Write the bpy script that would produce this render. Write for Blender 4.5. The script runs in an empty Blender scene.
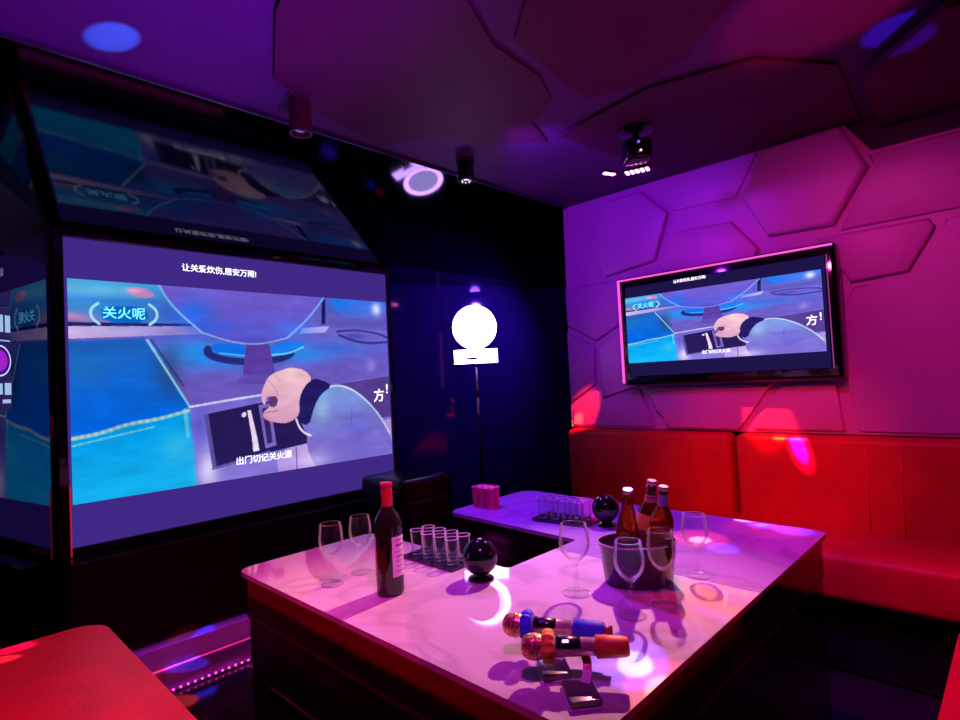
import bpy, bmesh, math, random
import numpy as np
from mathutils import Vector, Matrix
random.seed(7)
PI = math.pi
SC = bpy.context.scene
COL = SC.collection

# ------------------------------------------------------------------ helpers
def s2l(c):
    return tuple((x/12.92 if x <= .04045 else ((x+.055)/1.055)**2.4) for x in c)
def rgb(r, g, b):
    return s2l((r/255., g/255., b/255.))

def new_mat(name):
    m = bpy.data.materials.new(name); m.use_nodes = True
    nt = m.node_tree; nt.nodes.clear()
    out = nt.nodes.new('ShaderNodeOutputMaterial')
    return m, nt, out

def mat(name, col, rough=.5, metal=0., spec=.5, noise=0., nscale=20., bump=0., bscale=60., coat=0., trans=0., ior=1.5, sub=0., sheen=0.):
    m, nt, out = new_mat(name)
    b = nt.nodes.new('ShaderNodeBsdfPrincipled')
    nt.links.new(b.outputs[0], out.inputs[0])
    b.inputs['Base Color'].default_value = (*col, 1)
    b.inputs['Roughness'].default_value = rough
    b.inputs['Metallic'].default_value = metal
    b.inputs['Specular IOR Level'].default_value = spec
    b.inputs['Coat Weight'].default_value = coat
    b.inputs['Coat Roughness'].default_value = .05
    b.inputs['Transmission Weight'].default_value = trans
    b.inputs['IOR'].default_value = ior
    b.inputs['Sheen Weight'].default_value = sheen
    tc = nt.nodes.new('ShaderNodeTexCoord')
    if noise > 0:
        n = nt.nodes.new('ShaderNodeTexNoise'); n.inputs['Scale'].default_value = nscale; n.inputs['Detail'].default_value = 4
        nt.links.new(tc.outputs['Object'], n.inputs['Vector'])
        r = nt.nodes.new('ShaderNodeValToRGB')
        r.color_ramp.elements[0].position = .3; r.color_ramp.elements[1].position = .7
        r.color_ramp.elements[0].color = (*[max(0, c*(1-noise)) for c in col], 1)
        r.color_ramp.elements[1].color = (*[min(1, c*(1+noise)) for c in col], 1)
        nt.links.new(n.outputs['Fac'], r.inputs['Fac']); nt.links.new(r.outputs['Color'], b.inputs['Base Color'])
    if bump > 0:
        n2 = nt.nodes.new('ShaderNodeTexNoise'); n2.inputs['Scale'].default_value = bscale; n2.inputs['Detail'].default_value = 3
        nt.links.new(tc.outputs['Object'], n2.inputs['Vector'])
        bp = nt.nodes.new('ShaderNodeBump'); bp.inputs['Strength'].default_value = bump; bp.inputs['Distance'].default_value = .01
        nt.links.new(n2.outputs['Fac'], bp.inputs['Height']); nt.links.new(bp.outputs[0], b.inputs['Normal'])
    return m

def emit(name, col, strength=1.):
    m, nt, out = new_mat(name)
    e = nt.nodes.new('ShaderNodeEmission'); e.inputs[0].default_value = (*col, 1); e.inputs[1].default_value = strength
    nt.links.new(e.outputs[0], out.inputs[0]); return m

def emit_attr(name, strength):
    m, nt, out = new_mat(name)
    a = nt.nodes.new('ShaderNodeAttribute'); a.attribute_name = 'picture'
    e = nt.nodes.new('ShaderNodeEmission'); e.inputs[1].default_value = strength
    nt.links.new(a.outputs['Color'], e.inputs[0])
    nt.links.new(e.outputs[0], out.inputs[0]); return m

def thin_glass(name, tint=(1, 1, 1), strength=1., rough=.02, edge_white=.30):
    # thin clear walls: light passes straight through, edges reflect by Fresnel, with white diffuse mixed in to look lit
    m, nt, out = new_mat(name)
    t = nt.nodes.new('ShaderNodeBsdfTransparent'); t.inputs[0].default_value = (*tint, 1)
    g = nt.nodes.new('ShaderNodeBsdfGlossy'); g.inputs['Roughness'].default_value = rough
    f = nt.nodes.new('ShaderNodeLayerWeight'); f.inputs[0].default_value = .16
    mu = nt.nodes.new('ShaderNodeMath'); mu.operation = 'MULTIPLY_ADD'; mu.inputs[1].default_value = strength; mu.inputs[2].default_value = .008; mu.use_clamp = True
    mx = nt.nodes.new('ShaderNodeMixShader')
    df = nt.nodes.new('ShaderNodeBsdfDiffuse'); df.inputs[0].default_value = (.9, .86, .92, 1)
    tl = nt.nodes.new('ShaderNodeBsdfTranslucent'); tl.inputs[0].default_value = (.9, .86, .92, 1)
    m1 = nt.nodes.new('ShaderNodeMixShader'); m1.inputs[0].default_value = .5
    nt.links.new(df.outputs[0], m1.inputs[1]); nt.links.new(tl.outputs[0], m1.inputs[2])
    m2 = nt.nodes.new('ShaderNodeMixShader'); m2.inputs[0].default_value = edge_white
    nt.links.new(g.outputs[0], m2.inputs[1]); nt.links.new(m1.outputs[0], m2.inputs[2])
    nt.links.new(f.outputs['Fresnel'], mu.inputs[0]); nt.links.new(mu.outputs[0], mx.inputs[0])
    nt.links.new(t.outputs[0], mx.inputs[1]); nt.links.new(m2.outputs[0], mx.inputs[2])
    nt.links.new(mx.outputs[0], out.inputs[0]); return m

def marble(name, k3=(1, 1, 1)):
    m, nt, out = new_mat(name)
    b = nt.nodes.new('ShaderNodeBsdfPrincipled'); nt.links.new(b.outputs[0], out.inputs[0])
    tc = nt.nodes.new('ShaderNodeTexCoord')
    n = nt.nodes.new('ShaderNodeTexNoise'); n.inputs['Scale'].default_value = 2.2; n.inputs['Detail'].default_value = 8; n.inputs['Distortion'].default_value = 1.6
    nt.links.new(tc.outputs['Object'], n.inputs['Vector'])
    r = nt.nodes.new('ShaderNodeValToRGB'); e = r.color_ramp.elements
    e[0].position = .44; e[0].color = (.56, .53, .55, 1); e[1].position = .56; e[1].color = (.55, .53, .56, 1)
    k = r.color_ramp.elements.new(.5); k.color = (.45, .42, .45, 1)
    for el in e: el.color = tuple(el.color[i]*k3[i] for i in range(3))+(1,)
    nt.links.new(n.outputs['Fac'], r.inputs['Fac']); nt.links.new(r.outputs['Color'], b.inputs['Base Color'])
    b.inputs['Roughness'].default_value = .045; b.inputs['Specular IOR Level'].default_value = .55
    return m

M = {}
M['black_gloss'] = mat('black_gloss', (.004, .003, .006), .06, spec=.6, noise=.2)
M['black_mirror'] = mat('black_mirror', (.052, .05, .064), .055, metal=1., noise=.06, nscale=3)
M['wing_mirror'] = mat('wing_mirror', (.10, .09, .13), .03, metal=1., noise=.06, nscale=3)
M['back_mirror'] = mat('back_mirror', (.035, .012, .09), .06, spec=1., noise=.08, nscale=2)
M['black_satin'] = mat('black_satin', (.006, .005, .008), .35, noise=.3)
M['cabinet_black'] = mat('cabinet_black', (.004, .003, .005), .3, spec=.25, noise=.2)
M['black_plastic'] = mat('black_plastic', (.006, .006, .007), .25, noise=.2)
M['wall'] = mat('wall_dark', (.03, .02, .035), .6, noise=.2, nscale=8)
M['ceiling'] = mat('ceiling_paint', (.09, .018, .12), .6, spec=.15, noise=.12, nscale=3, bump=.05, bscale=4)
M['ceiling_panel'] = mat('ceiling_panel', (.075, .005, .045), .6, spec=.15, noise=.12, nscale=3, bump=.05, bscale=4)
M['floor'] = mat('floor_tile', (.018, .015, .022), .10, spec=.6, noise=.3, nscale=6)
M['padded'] = mat('padded_wall', (.60, .13, .52), .42, noise=.05, nscale=6, bump=.10, bscale=90)
M['groove'] = mat('wall_groove', (.30, .27, .30), .6, noise=.1)
M['red_leather'] = mat('red_leather', (.60, .007, .02), .42, spec=.3, noise=.12, nscale=9, bump=.12, bscale=120)
M['marble'] = marble('white_marble')
M['marble_tinted'] = marble('tinted_marble', (.62, .46, .98))  # same marble tinted darker and more lilac, for the far slab
M['marble_edge'] = mat('marble_edge', (.62, .58, .62), .2, noise=.05)
M['table_body'] = mat('table_lacquer', (.009, .003, .006), .09, spec=.6, noise=.2)
M['table_trim'] = mat('table_trim', (.05, .012, .022), .25, metal=.4, noise=.2)
M['chrome'] = mat('chrome', (.75, .75, .78), .12, metal=1., noise=.05)
M['gun'] = mat('gunmetal', (.22, .20, .24), .28, metal=.9, noise=.1)
M['glass'] = thin_glass('clear_glass', (.985, .985, .99), .62)
M['shot_glass'] = thin_glass('shot_glass', (.95, .94, .98), .8)
M['red_lit_glass'] = mat('red_lit_glass', (.75, .07, .25), .2, trans=.35, noise=.06)  # red light on the shot glasses put into the glass colour
M['bucket'] = mat('smoky_bucket', (.045, .03, .06), .16, spec=.6, noise=.2)
M['wine_glass_dark'] = mat('dark_bottle_glass', (.012, .016, .006), .05, spec=.8, noise=.2)
M['amber'] = mat('amber_glass', (.30, .035, .006), .05, spec=.8, trans=.75, ior=1.35, noise=.05)
M['amber_dark'] = mat('beer_dark', (.07, .008, .006), .06, spec=.8, noise=.1)
M['capsule'] = mat('red_capsule', (.48, .015, .03), .25, noise=.1, coat=.4)
M['cap'] = mat('bottle_cap', (.55, .35, .42), .3, metal=.6, noise=.1)
M['label'] = mat('paper_label', (.80, .74, .72), .6, noise=.05)
M['label_ink'] = mat('label_ink', (.25, .10, .12), .6, noise=.1)
M['neck_label'] = mat('neck_label_blue_lit', (.25, .25, .55), .35, noise=.2)  # blue light on the neck foil put into its colour
M['neck_label_red'] = mat('neck_label_pale', (.55, .20, .25), .4, noise=.2)
M['blue_cover'] = mat('blue_cover', (.01, .03, .72), .6, noise=.2, sheen=.3)
M['yellow_cover'] = mat('yellow_cover', (.95, .50, .02), .6, noise=.2, sheen=.3)
M['orange_cover'] = mat('orange_cover', (.92, .20, .04), .5, noise=.2)
M['mic_body'] = mat('mic_body_pink', (.62, .42, .46), .25, metal=.5, noise=.1)
M['glitter'] = None
M['red_arm'] = mat('red_arm', (.55, .02, .02), .3, noise=.1)
M['white_arm'] = mat('white_arm', (.80, .76, .70), .35, noise=.05)
M['stand_base'] = mat('stand_base_grey', (.16, .13, .16), .3, metal=.5, noise=.1)
M['rig_body'] = mat('fixture_black', (.008, .007, .010), .22, noise=.3)
M['lamp_maroon'] = mat('lamp_body_maroon', (.10, .015, .03), .25, metal=.3, noise=.1)

def glitter():
    m, nt, out = new_mat('bronze_glitter')
    b = nt.nodes.new('ShaderNodeBsdfPrincipled'); nt.links.new(b.outputs[0], out.inputs[0])
    tc = nt.nodes.new('ShaderNodeTexCoord'); v = nt.nodes.new('ShaderNodeTexVoronoi'); v.inputs['Scale'].default_value = 330
    nt.links.new(tc.outputs['Object'], v.inputs['Vector'])
    r = nt.nodes.new('ShaderNodeValToRGB'); e = r.color_ramp.elements
    e[0].position = .25; e[0].color = (1., .72, .30, 1); e[1].position = .75; e[1].color = (.38, .12, .03, 1)
    sp = nt.nodes.new('ShaderNodeSeparateColor'); nt.links.new(v.outputs['Color'], sp.inputs[0])
    nt.links.new(sp.outputs[0], r.inputs['Fac']); nt.links.new(r.outputs['Color'], b.inputs['Base Color'])
    b.inputs['Metallic'].default_value = .7; b.inputs['Roughness'].default_value = .3
    bp = nt.nodes.new('ShaderNodeBump'); bp.inputs['Strength'].default_value = .6; bp.inputs['Distance'].default_value = .002
    nt.links.new(sp.outputs[1], bp.inputs['Height']); nt.links.new(bp.outputs[0], b.inputs['Normal'])
    return m
M['glitter'] = glitter()

# ---- bmesh building blocks
def bm_box(bm, c, s, bev=0., seg=2, rot=None, mi=0):
    r = bmesh.ops.create_cube(bm, size=1.)
    vs = r['verts']
    for v in vs: v.co = Vector((v.co.x*s[0], v.co.y*s[1], v.co.z*s[2]))
    fs = list({f for v in vs for f in v.link_faces})
    if bev > 0:
        es = list({e for v in vs for e in v.link_edges})
        o = bmesh.ops.bevel(bm, geom=es, offset=bev, segments=seg, profile=.5, affect='EDGES')
        vs = list({v for f in o['faces'] for v in f.verts} | {v for v in vs if v.is_valid})
        fs = list({f for v in vs for f in v.link_faces})
    for f in fs: f.material_index = mi
    mt = Matrix.Translation(Vector(c)) @ (rot.to_4x4() if rot else Matrix.Identity(4))
    bmesh.ops.transform(bm, matrix=mt, verts=vs)
    return vs

def bm_lathe(bm, prof, n=32, mt=None, mi=0, closed=False, a0=0., a1=2*PI):
    full = abs(a1-a0-2*PI) < 1e-6
    rings = []; cnt = n if full else n+1
    allv = []
    for (r, z) in prof:
        if r < 1e-6:
            v = bm.verts.new((0, 0, z)); rings.append([v]); allv.append(v)
        else:
            ring = [bm.verts.new((r*math.cos(a0+(a1-a0)*k/n), r*math.sin(a0+(a1-a0)*k/n), z)) for k in range(cnt)]
            rings.append(ring); allv += ring
    pairs = list(zip(rings[:-1], rings[1:]))
    if closed: pairs.append((rings[-1], rings[0]))
    for A, B in pairs:
        rng = range(n) if full else range(n)
        for k in rng:
            k2 = (k+1) % n if full else k+1
            try:
                if len(A) == 1 and len(B) == 1: continue
                if len(A) == 1: f = bm.faces.new((A[0], B[k2], B[k]))
                elif len(B) == 1: f = bm.faces.new((A[k], A[k2], B[0]))
                else: f = bm.faces.new((A[k], A[k2], B[k2], B[k]))
                f.material_index = mi; f.smooth = True
            except ValueError: pass
    if mt is not None: bmesh.ops.transform(bm, matrix=mt, verts=allv)
    return allv

def bm_tube(bm, pts, rad, n=12, mi=0, cap=True):
    pts = [Vector(p) for p in pts]; rings = []
    if not hasattr(rad, '__len__'): rad = [rad]*len(pts)
    up = None
    for i, p in enumerate(pts):
        t = (pts[min(i+1, len(pts)-1)]-pts[max(i-1, 0)]).normalized()
        if up is None:
            up = Vector((0, 0, 1)) if abs(t.z) < .9 else Vector((1, 0, 0))
        a = t.cross(up).normalized(); b = a.cross(t).normalized(); up = b
        rings.append([bm.verts.new(p+a*rad[i]*math.cos(2*PI*k/n)+b*rad[i]*math.sin(2*PI*k/n)) for k in range(n)])
    for A, B in zip(rings[:-1], rings[1:]):
        for k in range(n):
            f = bm.faces.new((A[k], A[(k+1) % n], B[(k+1) % n], B[k])); f.smooth = True; f.material_index = mi
    if cap:
        for r in (rings[0][::-1], rings[-1]):
            f = bm.faces.new(r); f.material_index = mi

def bm_prism(bm, poly, to3, d, bev=0., mi=0, seg=2):
    """poly: 2D points; to3(u,v,w) -> 3D with w = depth 0..d (front at d)"""
    A = [bm.verts.new(to3(u, v, 0)) for u, v in poly]
    B = [bm.verts.new(to3(u, v, d)) for u, v in poly]
    n = len(poly)
    fs = [bm.faces.new(A[::-1]), bm.faces.new(B)]
    for k in range(n): fs.append(bm.faces.new((A[k], A[(k+1) % n], B[(k+1) % n], B[k])))
    for f in fs: f.material_index = mi
    if bev > 0:
        es = [e for e in fs[1].edges]
        bmesh.ops.bevel(bm, geom=es, offset=bev, segments=seg, profile=.5, affect='EDGES')
    return A+B

def obj(name, bm, mats, parent=None, smooth=None, loc=None):
    bmesh.ops.recalc_face_normals(bm, faces=bm.faces)
    me = bpy.data.meshes.new(name); bm.to_mesh(me); bm.free()
    if not isinstance(mats, (list, tuple)): mats = [mats]
    for m in mats: me.materials.append(m)
    if smooth is not None:
        for p in me.polygons: p.use_smooth = True
        try: me.set_sharp_from_angle(angle=math.radians(smooth))
        except Exception: pass
    o = bpy.data.objects.new(name, me); COL.objects.link(o)
    if parent is not None: o.parent = parent
    if loc is not None: o.location = loc
    return o

def thing(name, label, cat, loc=(0, 0, 0), rz=0, group=None):
    o = bpy.data.objects.new(name, None); COL.objects.link(o)
    o.empty_display_size = .05
    o.location = loc; o.rotation_euler = (0, 0, rz); o['label'] = label; o['category'] = cat
    if group: o['group'] = group
    return o

def tag(o, label, cat, group=None):
    o['label'] = label; o['category'] = cat
    if group: o['group'] = group
    return o

def struct(name, bm, m, parent=None, smooth=None):
    o = obj(name, bm, m, parent, smooth)
    if parent is None: o['kind'] = 'structure'
    return o

def dup(root, loc, rz=None, label=None, group=None, scale=None):
    r = root.copy(); COL.objects.link(r); r.location = loc
    if rz is not None: r.rotation_euler = (0, 0, rz)
    if scale is not None: r.scale = scale
    if label: r['label'] = label
    if group: r['group'] = group
    for ch in list(root.children):
        c = ch.copy(); COL.objects.link(c); c.parent = r
        for g in ch.children:
            d = g.copy(); COL.objects.link(d); d.parent = c
    return r

def rounded(poly, rad, n=5):
    out = []; m = len(poly)
    for i in range(m):
        p0, p, p1 = Vector(poly[i-1]), Vector(poly[i]), Vector(poly[(i+1) % m])
        r = rad[i] if hasattr(rad, '__len__') else rad
        if r <= 0: out.append(tuple(p)); continue
        a = (p0-p).normalized(); b = (p1-p).normalized()
        ang = a.angle(b); t = r/math.tan(ang/2)
        s, e = p+a*t, p+b*t
        c = p+(a+b).normalized()*(r/math.sin(ang/2))
        v0, v1 = s-c, e-c
        a0 = math.atan2(v0.y, v0.x); a1 = math.atan2(v1.y, v1.x)
        d = (a1-a0+PI) % (2*PI)-PI
        for k in range(n+1):
            q = a0+d*k/n; out.append((c.x+r*math.cos(q), c.y+r*math.sin(q)))
    return out

def text_mesh(name, body, size, m, parent, mt, align='CENTER', extrude=.0006, shear=0.):
    cu = bpy.data.curves.new(name, 'FONT'); cu.body = body; cu.size = size
    cu.align_x = align; cu.align_y = 'CENTER'; cu.extrude = extrude; cu.shear = shear
    cu.resolution_u = 2; cu.offset = size*.012
    t = bpy.data.objects.new('tmp', cu); COL.objects.link(t)
    bpy.context.view_layer.update()
    dg = bpy.context.evaluated_depsgraph_get()
    me = bpy.data.meshes.new_from_object(t.evaluated_get(dg))
    bpy.data.objects.remove(t); bpy.data.curves.remove(cu)
    me.name = name; me.transform(mt); me.materials.clear(); me.materials.append(m)
    o = bpy.data.objects.new(name, me); COL.objects.link(o); o.parent = parent
    return o

def spot(name, loc, target, power, col, angle=40, blend=.4, rad=.02, label=None):
    l = bpy.data.lights.new(name, 'SPOT'); l.energy = power; l.color = col
    l.spot_size = math.radians(angle); l.spot_blend = blend; l.shadow_soft_size = rad
    o = bpy.data.objects.new(name, l); COL.objects.link(o); o.location = loc
    d = Vector(target)-Vector(loc); o.rotation_euler = d.to_track_quat('-Z', 'Y').to_euler()
    return o

# ------------------------------------------------------------------ measures
# The shell, sofas, screens and ceiling lamps are enlarged afterwards about the floor point under the camera, by ROOM_SCALE to fit the reflections;
# the table, what stands on it and the ring light are lifted unscaled, as the camera is.
ROOM_SCALE = 1.234
TABLE_LIFT = .257
ROOM, TABLE = [], []
def mark(bucket):
    known = set(ROOM) | set(TABLE)
    for o in SC.objects:
        if o.parent is None and o.name not in known: bucket.append(o.name)
CEIL = 2.055
SY = 2.60                 # screen plane
TT = .53                  # table top height
slope_t = math.atan2(CEIL-1.77, 2.55-1.84)

# ------------------------------------------------------------------ the room
bm = bmesh.new(); bm_box(bm, (1.1, .9, -.03), (5.4, 5.2, .06)); struct('floor', bm, M['floor'])

bm = bmesh.new(); bm_box(bm, (1.0, .12, CEIL+.03), (5.6, 3.44, .06)); ceil = struct('ceiling', bm, M['ceiling'])

def hang_panel(poly, z0, dz, tilt=(0, 0)):
    """suspended flat ceiling facet, slightly tilted"""
    b = bmesh.new(); cx = sum(p[0] for p in poly)/len(poly); cy = sum(p[1] for p in poly)/len(poly)
    bm_prism(b, poly, lambda u, v, w: Vector((u, v, z0+(u-cx)*tilt[0]+(v-cy)*tilt[1]+w)), dz, 0)
    return obj('ceiling_facet', b, M['ceiling_panel'], ceil)
hang_panel([(.60, 1.02), (.664, 1.292), (.80, 1.58), (.955, 1.672), (1.20, 1.745), (1.345, 1.785), (1.449, 1.572), (1.583, 1.567), (1.85, 1.35), (1.663, 1.278), (1.588, 1.128), (1.429, 1.056), (1.189, 1.037), (1.0, .95), (.72, .90)], 2.042, .010, (.012, -.01))
hang_panel([(1.22, .985), (1.47, 1.02), (1.65, 1.03), (1.72, .86), (1.66, .68), (1.48, .46), (1.22, .60), (1.05, .78)], 2.041, .010, (-.015, .012))
hang_panel([(1.83, 1.28), (2.66, 1.20), (2.66, .42), (2.1, .38), (1.85, .55), (1.76, .86)], 2.043, .008, (.006, .006))
hang_panel([(2.16, .33), (2.66, .36), (2.66, -.6), (2.0, -.5), (1.9, .1)], 1.99, .02, (.0, .02))

# sloping black glass soffit over the screen, running into the alcove
bm = bmesh.new()
n = Vector((0, math.sin(slope_t), math.cos(slope_t)))
q = [Vector((-1.3, 1.84, CEIL)), Vector((3.7, 1.84, CEIL)), Vector((3.7, 2.55, 1.77)), Vector((-1.3, 2.55, 1.77))]
lo = [bm.verts.new(v) for v in q]; hi = [bm.verts.new(v+n*.03) for v in q]
bm.faces.new(lo); bm.faces.new(hi[::-1])
for k in range(4): bm.faces.new((lo[k], hi[k], hi[(k+1) % 4], lo[(k+1) % 4]))
struct('ceiling_soffit', bm, M['black_mirror'])
bm = bmesh.new(); bm_box(bm, (1.2, 2.975, 1.79), (5.0, .85, .04)); struct('ceiling_alcove', bm, M['black_gloss'])
bm = bmesh.new(); bm_box(bm, (1.2, 1.838, 2.048), (5.0, .008, .016)); struct('trim_ceiling', bm, M['gun'])

# wall the screen hangs on
bm = bmesh.new(); bm_box(bm, (.72, SY+.075, .89), (2.48, .05, 1.78)); struct('wall_front', bm, M['black_gloss'])
bm = bmesh.new(); bm_box(bm, (1.955, 2.93, .89), (.02, .66, 1.78)); struct('wall_alcove_left', bm, M['black_gloss'])
# slanted black glass wing left of the screen
bm = bmesh.new()
d = Vector((math.cos(math.radians(231)), math.sin(math.radians(231)), 0)); p0 = Vector((.405, 2.6, 0)); L = .55
nn = Vector((-d.y, d.x, 0))*-1.
p1 = p0+d*L
def zt(p): return 1.77+(2.55-p.y)*math.tan(slope_t)-.004
off = Vector((-.777, .63, 0))*.03
def wing_piece(A, name, m):
    bm = bmesh.new()
    v0 = [bm.verts.new(v) for v in A]; v1 = [bm.verts.new(v+off) for v in A]
    bm.faces.new(v0); bm.faces.new(v1[::-1])
    for k in range(4): bm.faces.new((v0[k], v1[k], v1[(k+1) % 4], v0[(k+1) % 4]))
    struct(name, bm, m)
Z = Vector((0, 0, 1))
wing_piece([p0, p1, p1+Z*1.60, p0+Z*1.60], 'wall_front_left', M['wing_mirror'])
wing_piece([p0+Z*1.60, p1+Z*1.60, Vector((p1.x, p1.y, min(CEIL, zt(p1)))), Vector((p0.x, p0.y, 1.765))], 'trim_front_left', M['black_satin'])
# alcove back wall, angled black glass
bm = bmesh.new()
a = Vector((1.96, 3.203, 0)); b = Vector((3.66, 2.50, 0)); dd = (b-a).normalized(); nb = Vector((-dd.y, dd.x, 0))
for lo_, hi_ in ((0, 1.78),):
    P = [a, b, b+nb*.04, a+nb*.04]
    bt = [bm.verts.new(v) for v in P]; tp = [bm.verts.new(v+Vector((0, 0, hi_))) for v in P]
    bm.faces.new(bt[::-1]); bm.faces.new(tp)
    for k in range(4): bm.faces.new((bt[k], bt[(k+1) % 4], tp[(k+1) % 4], tp[k]))
struct('wall_back', bm, M['back_mirror'])
bm = bmesh.new(); bm_box(bm, (3.68, 2.17, 1.03), (.04, .70, 2.06)); struct('wall_alcove_right', bm, M['wall'])
# the rest of the room
bm = bmesh.new(); bm_box(bm, (-1.33, .45, 1.03), (.06, 2.95, 2.06)); struct('wall_left', bm, M['wall'])
bm = bmesh.new(); bm_box(bm, (1.0, -1.63, 1.03), (4.7, .06, 2.06)); struct('wall_rear', bm, M['wall'])

# right wall with padded hexagon panels
bm = bmesh.new(); bm_box(bm, (2.75, .13, 1.03), (.10, 3.50, 2.06)); wr = struct('wall_right', bm, M['wall'])
bm = bmesh.new(); bm_box(bm, (3.2, 1.86, 1.03), (.90, .04, 2.06)); struct('wall_alcove_return', bm, M['wall'])
toR = lambda u, v, w: Vector((2.70-w, u, v))
bm = bmesh.new()
bm_prism(bm, [(1.885, .80), (1.862, 2.052), (.478, 2.052), (.393, 1.912), (-1.55, 1.912), (-1.55, .80)], toR, .035, .003)
slab = obj('wall_backing', bm, M['padded'], wr)
def pad(poly, d, bev=.012, m='padded'):
    b = bmesh.new()
    # inset the outline a little so a groove shows round every panel
    cx = sum(p[0] for p in poly)/len(poly); cy = sum(p[1] for p in poly)/len(poly)
    pl = []
    for (x, y) in poly:
        l = math.hypot(x-cx, y-cy); k = (l-.006)/l; pl.append((cx+(x-cx)*k, cy+(y-cy)*k))
    area = sum(pl[i-1][0]*pl[i][1]-pl[i][0]*pl[i-1][1] for i in range(len(pl)))
    if area < 0: pl = pl[::-1]
    bm_prism(b, pl, lambda u, v, w: Vector((2.665-w, u, v)), d, bev, seg=3)
    return obj('wall_panel', b, M[m], wr, smooth=35)
# upper row
pad([(1.706, 1.789), (1.564, 2.014), (1.365, 2.019), (1.224, 1.872), (1.308, 1.645), (1.598, 1.61)], .028)
pad([(.884, 1.852), (.78, 2.045), (.482, 2.045), (.396, 1.854), (.528, 1.645), (.784, 1.652)], .040, .02)
pad([(1.215, 1.875), (1.33, 2.045), (.80, 2.045), (.905, 1.86)], .010, .006)
pad([(1.2, 1.772), (.929, 1.763), (.819, 1.612), (.90, 1.44), (1.22, 1.44), (1.298, 1.633)], .026)
pad([(.38, 1.84), (.41, 1.90), (-1.5, 1.90), (-1.5, 1.625), (.52, 1.625)], .014, .006)
# middle row
pad([(1.875, 1.59), (1.875, 1.372), (1.684, 1.268), (1.53, 1.345), (1.43, 1.59)], .016)
pad([(1.878, 1.345), (1.692, 1.248), (1.70, 1.035), (1.878, .93)], .016)
pad([(1.674, 1.246), (1.53, 1.325), (1.25, 1.325), (1.20, 1.045), (1.43, 1.035), (1.67, .95)], .020)
pad([(.60, 1.61), (.494, 1.407), (.301, 1.418), (.209, 1.575), (.225, 1.61)], .028)
pad([(.195, 1.56), (.29, 1.40), (.49, 1.39), (.56, 1.20), (.50, .81), (-1.5, .81), (-1.5, 1.60), (.19, 1.60)], .012, .006)
# lower row
pad([(1.41, 1.02), (1.36, .885), (1.31, .875), (1.31, .805), (.955, .805), (.93, .84), (.80, 1.02)], .022)
pad([(1.71, 1.01), (1.87, .90), (1.87, .81), (1.37, .81), (1.395, .88), (1.44, 1.01)], .012, .008)
pad([(.77, 1.02), (.90, .84), (.90, .81), (.54, .81), (.56, 1.02)], .018)

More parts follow.
